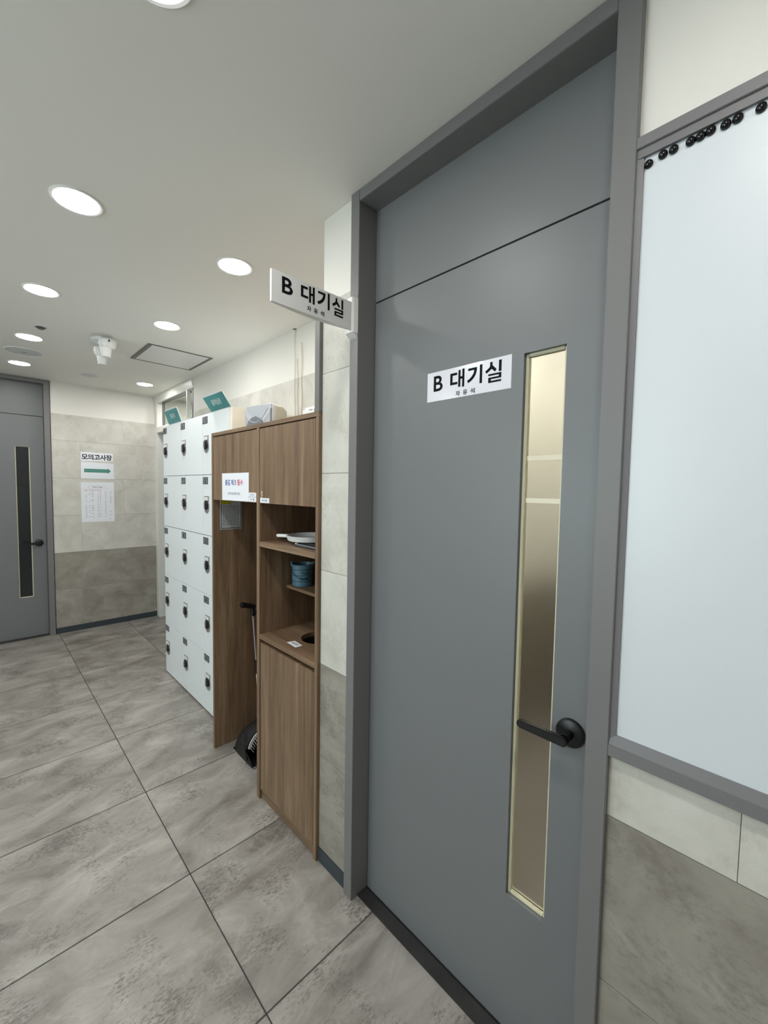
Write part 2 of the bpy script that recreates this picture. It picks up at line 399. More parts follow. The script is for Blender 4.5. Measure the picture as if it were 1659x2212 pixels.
# ---------------------------------------------------------------- the two grey doors
def make_door(name, label, loc, rotz, glass, lit):
    """local x into the wall (0 = frame face), local y from the lever side to the hinge side"""
    t = thing(name, label, 'door', loc, kind='structure', rotz=rotz)
    Wd = .785; HT = 2.4825; b = .0797
    def P(g, n, m, par=t): return g.build(n, m, par, base=(0, 0, 0))
    P(G().box(0, .12, -.0451, 0, 0, H - .0005, .0012), 'frame_jamb', 'frame')
    P(G().box(0, .12, Wd, Wd + .043, 0, H - .0005, .0012), 'frame_jamb', 'frame')
    P(G().box(0, .12, 0, Wd, HT, H - .0005, .0012), 'frame_head', 'frame')
    P(G().box(b, b + .038, .001, Wd - .001, 2.1745, HT), 'transom_panel', 'door')
    P(G().box(b + .006, b + .03, .001, Wd - .001, 2.168, 2.176), 'gap_strip', 'gap')
    # leaf with a tall slot for the glass
    g0, g1, z0, z1 = .108, .217, .398, 1.8755
    leaf = G()
    leaf.box(b, b + .038, .002, g0, .006, 2.169); leaf.box(b, b + .038, g1, Wd - .0025, .006, 2.169)
    leaf.box(b, b + .038, g0, g1, .006, z0); leaf.box(b, b + .038, g0, g1, z1, 2.169)
    bmesh.ops.remove_doubles(leaf.bm, verts=leaf.bm.verts, dist=1e-5)
    leaf = P(leaf, 'door_leaf', 'door')
    bd = .0075
    for (a0, a1, c0, c1) in ((g0, g0 + bd, z0, z1), (g1 - bd, g1, z0, z1), (g0 + bd, g1 - bd, z0, z0 + bd), (g0 + bd, g1 - bd, z1 - bd, z1)):
        P(G().box(b + .010, b + .03, a0, a1, c0, c1, .002), 'glazing_bead', 'bead', leaf)
    pane = P(G().box(b + .020, b + .024, g0 + bd - .001, g1 - bd + .001, z0 + bd, z1 - bd), 'glass_pane', glass, leaf)
    for zz in (1.495, 1.606):
        P(G().box(b + .0188, b + .0199, g0 + bd, g1 - bd, zz - .0062, zz + .0062), 'glass_band', 'frostband' if lit else 'black', leaf)
    # lever handle
    hc = (b, .060, .932)
    h = P(G().lathe([(0, -.013), (.029, -.013), (.0335, -.010), (.034, -.006), (.034, 0)], hc, 'x', 40), 'handle_rose', 'black', leaf)
    P(G().lathe([(.0115, -.045), (.0115, -.012)], hc, 'x', 20), 'handle_neck', 'black', leaf)
    lv = G()
    pts = [(-.002, -.0115), (-.007, -.007), (-.008, .006), (-.003, .0105), (.02, .0105)] + [(.1085 + .0095 * math.cos(a), -.001 + .0098 * math.sin(a)) for a in [math.radians(d) for d in range(80, -91, -17)]]
    lv.prism([(.060 + u - .002, .930 + v) for u, v in pts], 'x', b - .056, b - .042)
    bmesh.ops.bevel(lv.bm, geom=list(lv.bm.edges), offset=.0018, segments=2, affect='EDGES')
    P(lv, 'handle_lever', 'black', leaf)
    # threshold
    P(G().box(.030, .074, 0, Wd, -.002, .0055, .001), 'threshold', 'threshold')
    P(G().box(.074, .0795, 0, Wd, -.002, .004), 'gap_strip', 'gap')
    P(G().box(b + .038, .12, 0, Wd, -.002, .003), 'threshold', 'threshold')
    return t
door1 = make_door('door_1', 'tall grey door with narrow cream frosted glass and black lever', (FA, -.702, 0), 0, 'frost', True)
door2 = make_door('door_2', 'tall grey door with narrow dark glass in the end wall', (-.473, D - .0145, 0), math.pi / 2, 'darkglass', False)
# ---------------------------------------------------------------- doorway and transom window at the end of the alcove
win = thing('window_1', 'white framed transom window over a doorway behind the lockers', 'window', (A, 3.6, 0), kind='structure')
WX0, WX1 = .500, .60
G().box(WX0 + .004, WX1, 4.125, D + .0005, 0, 2.46, .003).build('window_frame', 'white_frame', win)                 # far jamb
G().box(WX0 + .012, WX1, 3.052, 3.085, 0, 2.44, .003).build('window_frame', 'greydark', win)  # near jamb: shade on the frame put in as dark grey colour
fh = G().prism([(WX0 - .004, H - .001), (WX0 - .004, H - .018), (WX0 + .012, 2.44), (WX1, 2.44), (WX1, H - .001)], 'y', 3.052, D).build('window_frame', 'white_frame', win)
G().box(WX0, WX1, 3.085, 4.125, 2.105, 2.168, .003).build('window_frame', 'white_frame', win)                         # transom rail
G().box(WX0 + .008, .54, 3.195, 3.222, 2.168, 2.44, .002).build('mullion', 'white_frame', win)
G().box(.546, .552, 3.2, 4.02, 2.168, 2.44).build('window_pane', 'glass', win)
G().box(.546, .552, 3.085, 3.195, 2.168, 2.44).build('window_pane', 'glass', win)
G().box(.535, .56, 4.02, 4.04, 2.168, 2.44, .002).build('sash_stile', 'hatchtrim', win)
G().box(.535, .56, 3.222, 4.02, 2.425, 2.44).build('sash_stile', 'hatchtrim', win)
G().box(WX1, WX1 + .015, 3.085, 4.125, .005, 2.105).build('door_leaf', 'frame', win)
w2 = thing('window_2', 'wide white framed window in the wall opposite the grey door', 'window', (-3.4, .6, .8), kind='structure')
for b in ((-1.1, 2.3, .8, .85), (-1.1, 2.3, 2.25, 2.3), (-1.1, -1.05, .85, 2.25), (2.25, 2.3, .85, 2.25), (.58, .62, .85, 2.25)):
    G().box(-3.47, -3.395, b[0], b[1], b[2], b[3], .002).build('window_frame', 'white_frame', w2)
for b in ((-1.05, .58), (.62, 2.25)): G().box(-3.44, -3.434, b[0], b[1], .85, 2.25).build('window_pane', 'glass', w2)
# ---------------------------------------------------------------- downlights
def downlight(loc, label, group, mat='lamp'):
    t = thing('downlight', label, 'light', loc, group)
    G().lathe([(.0675, 0.0), (.0685, -.004), (.0755, -.005), (.0785, -.003), (.079, 0.0)], loc, 'z', 48).build('trim_ring', 'white', t)
    G().lathe([(0, -.0030), (.060, -.0032), (.0678, -.0015), (.0678, 0)], loc, 'z', 48).build('diffuser', mat, t)
    return t
ROW = 'downlights in a row along the ceiling'
d0 = downlight((-.675, .849, H), 'lit round downlight in the long row, level with the one beyond the projecting sign', ROW)
for x, y, lab in ((-.69, -.085, 'lit round downlight over the floor in front of the near grey door'), (-.69, 1.82, 'lit round downlight in the long row, level with the one beside the ceiling hatch'),
                  (-.672, 2.773, 'lit round downlight between the sprinkler head and the ceiling speaker'), (-.674, 3.64, 'lit round downlight between the ceiling speaker and the far grey door')):
    tag(copy_tree(d0, None, (x, y, H)), lab)
tag(copy_tree(d0, None, (-.091, .858, H)), 'lit round downlight above and beyond the projecting white sign', group='downlights near the lockers')
tag(copy_tree(d0, None, (-.078, 1.842, H)), 'lit round downlight beside the square ceiling hatch', group='downlights near the lockers')
tag(copy_tree(d0, None, (.263, 3.641, H)), 'lit round downlight in the corner by the transom window', group='downlights near the lockers')
dc = downlight((-1.7, .849, H), 'added unseen cool white fill downlight over the open side of the hall', 'added fill downlights over the open side of the hall', 'fillcool')  # unseen fill lamps, added to light the door wall and lockers from the left
for x, y in ((-1.7, -.95), (-1.7, 2.7), (-2.7, -.05), (-2.7, 1.8)): copy_tree(dc, None, (x, y, H))
for x, y in ((-.66, -1.0), (-.66, -1.95)): tag(copy_tree(d0, None, (x, y, H)), 'lit round downlight in front of the whiteboard')
tag(copy_tree(d0, None, (1.1, -.55, H)), 'added unseen downlight in the room behind the grey door', group='added downlights in other rooms')  # unseen lamps here and next line, added to brighten the frosted glass from behind
for x, y in ((.7, -.1), (1.4, -.1), (1.45, -1.0)): tag(copy_tree(d0, None, (x, y, H)), 'added unseen downlight in the room behind the grey door', group='added downlights in other rooms')
for x, y in ((.95, 3.2), (1.3, 2.95), (.9, 3.75), (1.5, 3.9)): tag(copy_tree(d0, None, (x, y, H)), 'added unseen downlight in the corridor beyond the transom window', group='added downlights in other rooms')  # unseen lamps, added to brighten what shows through the transom pane
# unlit small disc, speaker grille, sprinkler
t = thing('ceiling_speaker', 'round grey perforated speaker grille in the ceiling', 'speaker', (-.671, 3.209, H))
G().lathe([(.108, 0), (.110, -.006), (.117, -.005), (.120, 0)], (-.671, 3.209, H), 'z', 48).build('rim', 'white', t)
G().lathe([(0, -.008), (.06, -.0065), (.108, -.003), (.108, 0)], (-.671, 3.209, H), 'z', 48).build('grille', 'grille', t)
G().box(-.685, -.657, 3.204, 3.214, H - .0092, H - .006).build('badge', 'greydark', t)
t = thing('heat_detector', 'small round flat grey disc near the end wall on the ceiling', 'detector', (-.195, 3.65, H))
G().lathe([(.066, 0), (.067, -.004), (.073, -.003), (.076, 0)], (-.195, 3.65, H), 'z', 40).build('rim', 'white', t)
G().lathe([(0, -.004), (.066, -.003), (.066, 0)], (-.195, 3.65, H), 'z', 40).build('cover', 'grille', t)
t = thing('sprinkler_head', 'small dark fire sprinkler head in the ceiling', 'sprinkler', (-.635, 2.483, H))
G().lathe([(.024, 0), (.034, -.003), (.041, -.001), (.042, 0)], (-.635, 2.483, H), 'z', 32).build('escutcheon', 'white', t)
G().lathe([(0, -.010), (.008, -.010), (.009, -.006), (.026, -.004), (.026, 0)], (-.635, 2.483, H), 'z', 24).build('nozzle', 'hatchtrim', t)
G().lathe([(0, -.013), (.016, -.0125), (.016, -.0105), (0, -.0095)], (-.635, 2.483, H), 'z', 24).build('deflector', 'hatchtrim', t)
# twin emergency lamp
ec = (-.298, 2.455, H)
t = thing('emergency_light', 'white twin-headed emergency light on the ceiling', 'light', ec)
G().lathe([(0, -.030), (.050, -.028), (.072, -.016), (.078, 0)], ec, 'z', 40).build('base', 'white', t)
for (x, y, tx, ty) in ((-.290, 2.565, .004, .02), (-.300, 2.345, -.03, -.012)):
    head = G().lathe([(0, -.015), (.030, -.016), (.050, -.030), (.052, -.052), (.046, -.075), (.036, -.086), (0, -.086)], (x, y, H), 'z', 32)
    hd = head.build('lamp_head', 'white', t)
    G().lathe([(.034, -.084), (.026, -.142), (.024, -.144), (0, -.142)], (x + tx * .3, y + ty * .3, H), 'z', 32).build('lens_tube', 'white', hd)
    G().box(x - .004, x + .004, y - .054, y - .048, H - .05, H - .036).build('slot', 'gap', hd)
    G().tube([(ec[0], ec[1], H - .022), ((x + ec[0]) / 2, (y + ec[1]) / 2, H - .03), (x, y, H - .04)], .022, 14).build('arm', 'white', t)
# ceiling hatch
t = thing('ceiling_hatch', 'square white ceiling access hatch with grey trim', 'hatch', (.162, 2.527, H))
hx0, hx1, hy0, hy1 = -.065, .389, 2.287, 2.767
G().box(hx0 + .03, hx1 - .022, hy0 + .01, hy1 - .012, H - .004, H).build('hatch_panel', 'white', t)
for b in ((hx0, hx0 + .027, hy0, hy1), (hx1 - .020, hx1, hy0, hy1), (hx0 + .027, hx1 - .020, hy0, hy0 + .008), (hx0 + .027, hx1 - .020, hy1 - .010, hy1)):
    G().box(*b, H - .006, H, .001).build('hatch_trim', 'hatchtrim', t)
# ---------------------------------------------------------------- whiteboard with magnets
wy0, wy1 = -2.5, -.7472
t = thing('whiteboard', 'white magnetic board in a grey frame beside the grey door', 'whiteboard', (0, -1.6, .96))
G().box(-.002, .0025, wy0 + .02, wy1 - .009, .99, 2.18).build('writing_surface', 'board', t)
G().box(FA + .0005, .0028, wy0, wy1, 2.1915, 2.2138, .001).build('frame_rail', 'boardframe', t)
G().box(FA + .0005, .0028, wy0, wy1, .9604, .9855, .001).build('frame_rail', 'boardframe', t)
G().box(FA + .0005, .0028, wy0 - .02, wy0, .9604, 2.2138, .001).build('frame_rail', 'boardframe', t)
G().prism([(FA + .005, 2.1915), (-.009, 2.175), (0, 2.175), (0, 2.1915)], 'y', wy0 + .001, wy1).build('frame_bead', 'boardframe', t)
G().prism([(FA + .003, .9855), (-.006, 1.006), (0, 1.006), (0, .9855)], 'y', wy0 + .001, wy1).build('frame_bead', 'boardframe', t)
G().prism([(FA + .006, wy1), (-.006, -.759), (0, -.759), (0, wy1)], 'z', .9856, 2.1914).build('frame_bead', 'boardframe', t)
mag0 = None
for yy, zz in ((-.7665, 2.161), (-.790, 2.166), (-.807, 2.166), (-.833, 2.166), (-.8475, 2.1665), (-.862, 2.168), (-.883, 2.166), (-.899, 2.167), (-.929, 2.166)):
    zz -= .001
    if mag0 is None:
        mag0 = G().lathe([(0, -.0085), (.004, -.0078), (.0068, -.0055), (.0078, -.003), (.0078, 0)], (0, 0, 0), 'x', 24).build('button_magnet', 'gloss', None, base=(0, 0, 0))
        tag(mag0, 'glossy black button magnet along the top of the whiteboard', 'magnet', 'black magnets on the whiteboard'); o = mag0
    else:
        o = mag0.copy(); COL.objects.link(o)
    o.location = (-.002, yy, zz)
    o['label'] = ('glossy black magnet tucked into the corner of the whiteboard frame' if yy > -.78 else 'glossy black magnet, one of the pair next to the corner magnet' if yy > -.82
                  else 'glossy black magnet, one of three touching along the whiteboard top' if yy > -.87 else 'glossy black magnet, one of the pair after the touching three' if yy > -.91
                  else 'glossy black magnet standing alone along the whiteboard top')
def bar(u0, u1, v0, v1): return [(u0, v0), (u1, v0), (u1, v1), (u0, v1)]
BOLD = {
    '대': [bar(0, .17, .20, .86), bar(.17, .49, .72, .86), bar(.17, .52, .20, .34), bar(.58, .73, .03, .97), bar(.73, .85, .46, .60), bar(.85, 1, 0, 1)],
    '기': [bar(.06, .65, .79, .92), [(.47, .79), (.43, .62), (.58, .53), (.64, .72), (.65, .79)], [(.43, .62), (.32, .47), (.46, .36), (.58, .53)],
          [(.32, .47), (.18, .36), (.28, .22), (.46, .36)], [(.18, .36), (0, .27), (.08, .13), (.28, .22)], bar(.84, 1, 0, 1)],
    '실': [bar(.31, .46, .82, .98), [(.31, .82), (.28, .74), (.40, .64), (.46, .82)], [(.28, .74), (.01, .58), (.11, .47), (.40, .64)], [(.46, .82), (.40, .66), (.62, .49), (.71, .60)],
          bar(.84, 1, .47, 1), bar(.22, 1, .33, .42), bar(.85, 1, .255, .33), bar(.22, 1, .165, .255), bar(.22, .38, .09, .165), bar(.22, 1, 0, .09)],
}
def sign_letter(g, s_, o, right, w_, h_):
    if s_ in BOLD: return g.glyph(BOLD[s_], o, right, UZ, w_, h_)
    return g.text(s_, o, right, UZ, w_, h_, .018)
# ---------------------------------------------------------------- signs reading B 대기실 / 자유석
RX = (0, -1, 0); UZ = (0, 0, 1)
b = .0652
t = thing('door_sign', 'laminated white paper sign taped to the grey door, black lettering', 'sign', (b, -.3075, 1.837))
G().box(b - .0008, b, -.4512, -.1638, 1.7925, 1.8815).build('sheet', 'lampaper', t)
xs = b - .0011
for s_, y0, y1, z0, z1 in (('B', -.189, -.2235, 1.822, 1.869), ('대', -.2515, -.302, 1.821, 1.873), ('기', -.3115, -.3615, 1.821, 1.873), ('실', -.370, -.4215, 1.8165, 1.874)):
    sign_letter(G(), s_, (xs, (y0 + y1) / 2, (z0 + z1) / 2), RX, abs(y1 - y0), z1 - z0).build('letter', 'ink', t)
for s_, yc in (('자', -.280), ('유', -.3055), ('석', -.331)): G().text(s_, (xs, yc, 1.8040), RX, UZ, .0150, .0155, .022).build('letter', 'ink', t)
t = thing('projecting_sign', 'white plastic sign projecting from the grey door frame', 'sign', (FA, .106, 2.04))
yf = .092
poly = [(-.336, yf), (-.036, yf), (-.036, yf + .008)] + [(-.036 - .30 * k / 12, yf + .008 + .014 * math.sin(math.pi * k / 12)) for k in range(1, 12)] + [(-.336, yf + .008)]
G().prism(poly, 'z', 2.0555, 2.147).build('sign_panel', 'white', t)
G().prism([(FA, .0835), (FA, .1285), (-.030, .1235), (-.036, .116), (-.036, .090), (-.030, .0865)], 'z', 2.0485, 2.165).build('bracket', 'white', t)
G().prism([(FA, 2.165), (-.036, 2.165), (FA, 2.179)], 'y', .0865, .1235).build('bracket_cap', 'white', t)
G().prism([(FA, 2.0485), (-.036, 2.0485), (FA, 2.034)], 'y', .0865, .1235).build('bracket_cap', 'white', t)
RS = (1, 0, 0); ys = yf - .0005
for s_, x0, x1, z0, z1 in (('B', -.302, -.2655, 2.090, 2.137), ('대', -.237, -.1865, 2.090, 2.1415), ('기', -.177, -.1285, 2.0905, 2.142), ('실', -.119, -.073, 2.082, 2.140)):
    sign_letter(G(), s_, ((x0 + x1) / 2, ys, (z0 + z1) / 2), RS, x1 - x0, z1 - z0).build('letter', 'ink', t)
for s_, xc in (('자', -.207), ('유', -.182), ('석', -.157)): G().text(s_, (xc, ys, 2.0725), RS, UZ, .0150, .0160, .022).build('letter', 'ink', t)
# ---------------------------------------------------------------- notices on the end wall
yw = D - .0008
t = thing('notice_heading', 'white paper strip with bold black Korean heading on the end wall', 'notice', (-.048, D, 1.806))
G().prism([(-.190, 1.754), (.092, 1.764), (.093, 1.846), (-.189, 1.851)], 'y', yw, D).build('sheet', 'paper', t)
G().text('모의고사장', (-.0485, yw - .0006, 1.801), RS, UZ, .266, .060, .024, space=.92).build('lettering', 'ink', t)
t = thing('arrow_notice', 'white paper with a teal arrow pointing right on the end wall', 'notice', (-.045, D, 1.66))
G().prism([(-.191, 1.576), (.098, 1.576), (.100, 1.742), (-.188, 1.748)], 'y', yw, D).build('sheet', 'paper', t)
G().prism([(-.163, 1.641), (.045, 1.641), (.045, 1.630), (.071, 1.660), (.045, 1.690), (.045, 1.679), (-.163, 1.679)], 'y', yw - .0006, yw - .0001).build('arrow', 'tealarrow', t)
t = thing('timetable_notice', 'white paper timetable with faint columns on the end wall', 'notice', (-.048, D, 1.333))
G().prism([(-.194, 1.125), (.098, 1.124), (.096, 1.542), (-.192, 1.540)], 'y', yw, D).build('sheet', 'paper', t)
g = G(); yi = yw - .0004
pr = [(-.131 + .013 * (1 - math.cos(a)), 1.488 + .013 * math.sin(a)) for a in [math.pi * k / 8 - math.pi / 2 for k in range(0)]]
n = 10; oval = []
for k in range(n + 1): a = math.pi / 2 + math.pi * k / n; oval.append((-.118 + .0135 * math.cos(a), 1.4885 + .0135 * math.sin(a)))
for k in range(n + 1): a = -math.pi / 2 + math.pi * k / n; oval.append((.019 + .0135 * math.cos(a), 1.4885 + .0135 * math.sin(a)))
for k in range(len(oval)):
    (xa, za), (xb, zb) = oval[k], oval[(k + 1) % len(oval)]
    dx, dz = xb - xa, zb - za; l = math.hypot(dx, dz) or 1; nx, nz = -dz / l * .0006, dx / l * .0006
    vs = [g.bm.verts.new((xa - nx, yi, za - nz)), g.bm.verts.new((xb - nx, yi, zb - nz)), g.bm.verts.new((xb + nx, yi, zb + nz)), g.bm.verts.new((xa + nx, yi, za + nz))]
    g.bm.faces.new(vs)
g.build('title_outline', 'greyink', t)
G().text('모의고사 시간표', (-.05, yi, 1.4885), RS, UZ, .085, .012, .02).build('lettering', 'ink', t)
G().box(-.172, -.012, yi - .0001, yi + .0002, 1.4575, 1.4605).build('rule_line', 'redink', t)
g = G(); rr = random.Random(3)
for r in range(17):
    z = 1.442 - .0165 * r
    for xc, wd, pk in ((-.150, .012, .8), (-.120, .01, .35), (-.095, .016, .7), (-.045, .011, .95), (-.026, .011, .95), (.020, .012, .9), (.066, .013, .6)):
        if rr.random() < pk: g.box(xc - wd / 2, xc + wd / 2, yi - .0001, yi + .0002, z - .0022, z + .0022)
g.box(.052, .059, yi - .0001, yi + .0002, 1.147, 1.154)
g.build('table_print', 'greyink', t)['kind'] = 'stuff'
# ---------------------------------------------------------------- locker block
lx = .1065
t = thing('locker_block', 'white block of fifteen numbered lockers with black turn locks', 'lockers', (.30, 1.95, 0))
G().box(lx + .0185, .505, 1.331, 2.568, .03, 1.981, .001).build('carcass', 'laminate', t)
G().box(lx + .002, .505, 1.3305, 1.365, .03, 1.9815, .001).build('side_panel', 'cream', t)
G().box(lx + .03, .50, 1.35, 2.55, 0, .03).build('plinth', 'gap', t)
rowz = [1.981, 1.592, 1.198, .805, .412, .013]
coly = [2.568, 2.1715, 1.768, 1.3655]
def keyhole(cy, cz):
    pts = [(cy - .034, cz + .052), (cy - .034, cz + .018)]
    pts += [(cy + .040 * math.cos(a), cz - .015 + .044 * math.sin(a)) for a in [math.radians(d) for d in range(140, 401, 20)]]
    pts += [(cy + .034, cz + .018), (cy + .034, cz + .052)]
    return pts
num = 0
for c in range(3):
    for r in range(5):
        num += 1
        y1, y0 = coly[c] - .0008, coly[c + 1] + .0008
        gp = .0022 if r in (0, 1) else .0010
        z1, z0 = rowz[r] - (.0022 if r in (1, 2) else .001) * (r > 0), rowz[r + 1] + gp * (r < 4)
        dr = G().box(lx, lx + .018, y0, y1, z0, z1, .0008).build('locker_door', 'laminate', t)
        py, pz = coly[c] - .043, rowz[r] - .038
        G().box(lx - .0022, lx, py - .0405, py + .0405, pz - .0225, pz + .0225, .0008).build('number_plate', 'plate', dr)
        G().box(lx - .0028, lx - .0021, py - .033, py + .033, pz - .0165, pz + .0165).build('number_face', 'plate2', dr)
        sn = str(num)
        G().text(sn, (lx - .0032, py, pz), RX, UZ, .018 if len(sn) == 1 else .034, .025, .02).build('number', 'ink', dr)
        cy, cz = coly[c] - .066, rowz[r] - .190
        G().prism(keyhole(cy, cz), 'x', lx - .004, lx).build('lock_plate', 'silver', dr)
        G().box(lx - .006, lx - .004, cy - .027, cy + .027, cz + .024, cz + .046, .0008).build('lock_window', 'white', dr)
        G().lathe([(0, -.013), (.024, -.0125), (.029, -.010), (.030, -.003)], (lx, cy + .002, cz - .006), 'x', 24, .95, 1.02).build('lock_knob', 'black', dr)
        G().box(lx - .019, lx - .0125, cy - .006, cy + .008, cz - .028, cz + .016, .002).build('lock_turn', 'greydark', dr)
# ---------------------------------------------------------------- teal name plates on the lockers
def teal_sign(label, y0, y1, top, body, wf):
    bx, bz = .1045, 1.9822
    t = thing('teal_sign', label, 'sign', ((bx + .17) / 2, (y0 + y1) / 2, 1.9812), 'teal signs on top of the lockers')
    dx, dz = top; up = Vector((dx, 0, dz)); hgt = up.length; u = up.normalized(); nrm = Vector((-u.z, 0, u.x))
    def quad(g, ya, yb, va, vb, o0, o1):
        p = []
        for o in (o0, o1):
            for y, v in ((ya, va), (yb, va), (yb, vb), (ya, vb)):
                q = Vector((bx, y, bz)) + u * v + nrm * o
                p.append(g.bm.verts.new(q))
        for f in ((3, 2, 1, 0), (4, 5, 6, 7), (0, 1, 5, 4), (1, 2, 6, 5), (2, 3, 7, 6), (3, 0, 4, 7)): g.bm.faces.new([p[i] for i in f])
        bmesh.ops.recalc_face_normals(g.bm, faces=g.bm.faces); return g
    quad(G(), y0, y1, 0, hgt, -.003, 0).build('backing_plate', 'white', t)
    quad(G(), y0 + .004, y1 - .002, .001, hgt - .005, 0, .0008).build('printed_face', 'teal', t)
    G().box(bx, bx + .07, y0, y1, 1.9812, 1.9835).build('foot', 'white', t)
    o = Vector((bx, (y0 + y1) / 2, bz)) + u * hgt * .5 + nrm * .0013
    G().text(body, o, RX, u, (y1 - y0) * wf, hgt * .36, .012).build('lettering', 'white', t)
    return t
teal_sign('teal sign leaning over the first locker beside the transom window', 2.147, 2.418, (-.035, .097), '자유석', .36)
teal_sign('teal sign leaning over the locker top next to the wooden cabinet', 1.335, 1.617, (-.056, .081), '율학습관', .44)
# ---------------------------------------------------------------- wooden cabinet
cx = -.0139; cb = .505
t = thing('wooden_cabinet', 'tall brown woodgrain cabinet with open shelves and a broom bay', 'cabinet', (.24, .815, 0))
CH = 1.813
G().box(cx, cb, .3052, .325, 0, CH - .019, .0008).build('side_panel', 'woodv', t)
G().box(cx, cb, 1.3065, 1.3265, 0, CH - .019, .0008).build('side_panel', 'woodv', t)
G().box(cx, cb, .7745, .802, 0, CH - .019, .0008).build('divider', 'woodv', t)
G().box(cx, cb, .3052, 1.3265, CH - .0188, CH, .0008).build('top_panel', 'woodh', t)
G().box(.490, .504, .325, .7745, .06, CH - .019).build('back_panel', 'woodv', t); G().box(.490, .504, .802, 1.3065, 0, CH - .019).build('back_panel', 'woodv', t)
G().box(.006, .49, .325, .7745, 1.447, 1.463).build('bay_top', 'woodv', t); G().box(.006, .49, .802, 1.3065, 1.447, 1.463).build('bay_top', 'woodv', t)
G().box(cx + .001, cx + .019, .3275, .7725, 1.4435, 1.789, .0006).build('cabinet_door', 'woodv', t)
dl = G().box(cx + .001, cx + .019, .8045, 1.3045, 1.4435, 1.789, .0006).build('cabinet_door', 'woodv', t)
G().box(.012, .03, .325, .7745, 1.789, CH - .019).build('shadow_gap', 'gap', t); G().box(.012, .03, .802, 1.3065, 1.789, CH - .019).build('shadow_gap', 'gap', t)
G().box(cx + .001, cx + .019, .3275, .7665, .055, .7785, .0008).build('cabinet_door', 'woodv', t)
G().box(cx + .030, .05, .325, .7745, .765, .797).build('grip_rail', 'woodh', t)
G().box(cx + .012, .014, .325, .7745, 0, .052).build('kick_board', 'woodh', t)
G().box(cx, .49, .325, .7745, 1.239, 1.262, .0008).build('shelf', 'woodh', t)
G().box(.131, .49, .325, .7745, 1.0205, 1.036, .0008).build('shelf', 'woodh', t)
# counter with a round waste hole
g = G(); hc, hr, N = (.172, .548), .085, 48
rect = [(cx, .325), (.49, .325), (.49, .7745), (cx, .7745)]
def ring_pts(z): return [g.bm.verts.new((hc[0] + hr * math.cos(2 * math.pi * k / N), hc[1] + hr * math.sin(2 * math.pi * k / N), z)) for k in range(N)]
def rect_hit(a):
    dx, dy = math.cos(a), math.sin(a); ts = []
    if dx > 1e-9: ts.append((.49 - hc[0]) / dx)
    if dx < -1e-9: ts.append((cx - hc[0]) / dx)
    if dy > 1e-9: ts.append((.7745 - hc[1]) / dy)
    if dy < -1e-9: ts.append((.325 - hc[1]) / dy)
    k = min(ts); return (hc[0] + dx * k, hc[1] + dy * k)
angs = sorted({2 * math.pi * k / N for k in range(N)} | {math.atan2(q[1] - hc[1], q[0] - hc[0]) % (2 * math.pi) for q in rect})
lay = {}
for z in (.797, .819):
    lay[z] = ([g.bm.verts.new((hc[0] + hr * math.cos(a), hc[1] + hr * math.sin(a), z)) for a in angs], [g.bm.verts.new((*rect_hit(a), z)) for a in angs])
n = len(angs)
for k in range(n):
    k2 = (k + 1) % n; ib, ob = lay[.797]; it, ot = lay[.819]
    g.bm.faces.new((it[k], ot[k], ot[k2], it[k2])); g.bm.faces.new((ib[k2], ob[k2], ob[k], ib[k]))
    g.bm.faces.new((ot[k], ob[k], ob[k2], ot[k2])); g.bm.faces.new((it[k2], ib[k2], ib[k], it[k]))
bmesh.ops.recalc_face_normals(g.bm, faces=g.bm.faces)
g.build('counter', 'woodh', t)
g = G().lathe([(hr + .001, .797), (hr + .001, .70)], (hc[0], hc[1], 0), 'z', 40); g.build('hole_shade_liner', 'gap', t)  # black liner and board below stand in for shade inside the closed cabinet
G().box(.03, .48, .33, .77, .69, .70).build('hole_shade_board', 'gap', t)
# tape residue by the label
for (yy, zz, h_) in ((.756, 1.494, .012), (.753, 1.481, .010), (.758, 1.470, .006)):
    G().box(cx + .0004, cx + .0011, yy - .007, yy + .003, zz - h_ / 2, zz + h_ / 2).build('tape_residue', 'residue', t)
# ---------------------------------------------------------------- papers on the cabinet
px = cx + .001
t = thing('attendance_notice', 'white notice with blue and red Korean heading on the cabinet', 'notice', (px, 1.035, 1.517))
G().prism([(.883, 1.447), (1.187, 1.4455), (1.189, 1.588), (.882, 1.588)], 'x', px - .0008, px).build('sheet', 'paper', t)
G().text('출결 체크', (px - .0011, 1.083, 1.540), RX, UZ, .131, .031, .018).build('lettering', 'blueink', t)
G().text('필수', (px - .0011, .9745, 1.540), RX, UZ, .064, .031, .018).build('lettering', 'redink', t)
G().text('(입·퇴실(외출 포함)', (px - .0011, 1.0455, 1.482), RX, UZ, .141, .0145, .0).build('lettering', 'ink', t)
def small_label(label, y0, y1, z0, z1, body):
    t = thing('cabinet_label', label, 'label', (px, (y0 + y1) / 2, z0), 'small printed labels on the cabinet')
    G().box(px - .0008, px, y0, y1, z0, z1).build('sticker', 'paper', t)
    G().text(body, (px - .0011, (y0 + y1) / 2, (z0 + z1) / 2), RX, UZ, (y1 - y0) * .58, (z1 - z0) * .4, .01).build('lettering', 'ink', t)
small_label('small white label beside the attendance notice, upper one of two', .807, .881, 1.4705, 1.491, '청소도구')
small_label('small white label beside the attendance notice, lower one of two', .807, .881, 1.4475, 1.4685, '비 품')
small_label('small white label at the corner of the cabinet door above the shelves', .685, .768, 1.4455, 1.468, '휴지통')
yl = 1.3065
t = thing('laminated_notice', 'laminated grey notice with dark border inside the broom bay', 'notice', (.09, yl, 1.27))
G().box(.024, .152, yl - .0010, yl, 1.272, 1.4435).build('sheet', 'lamgrey', t)
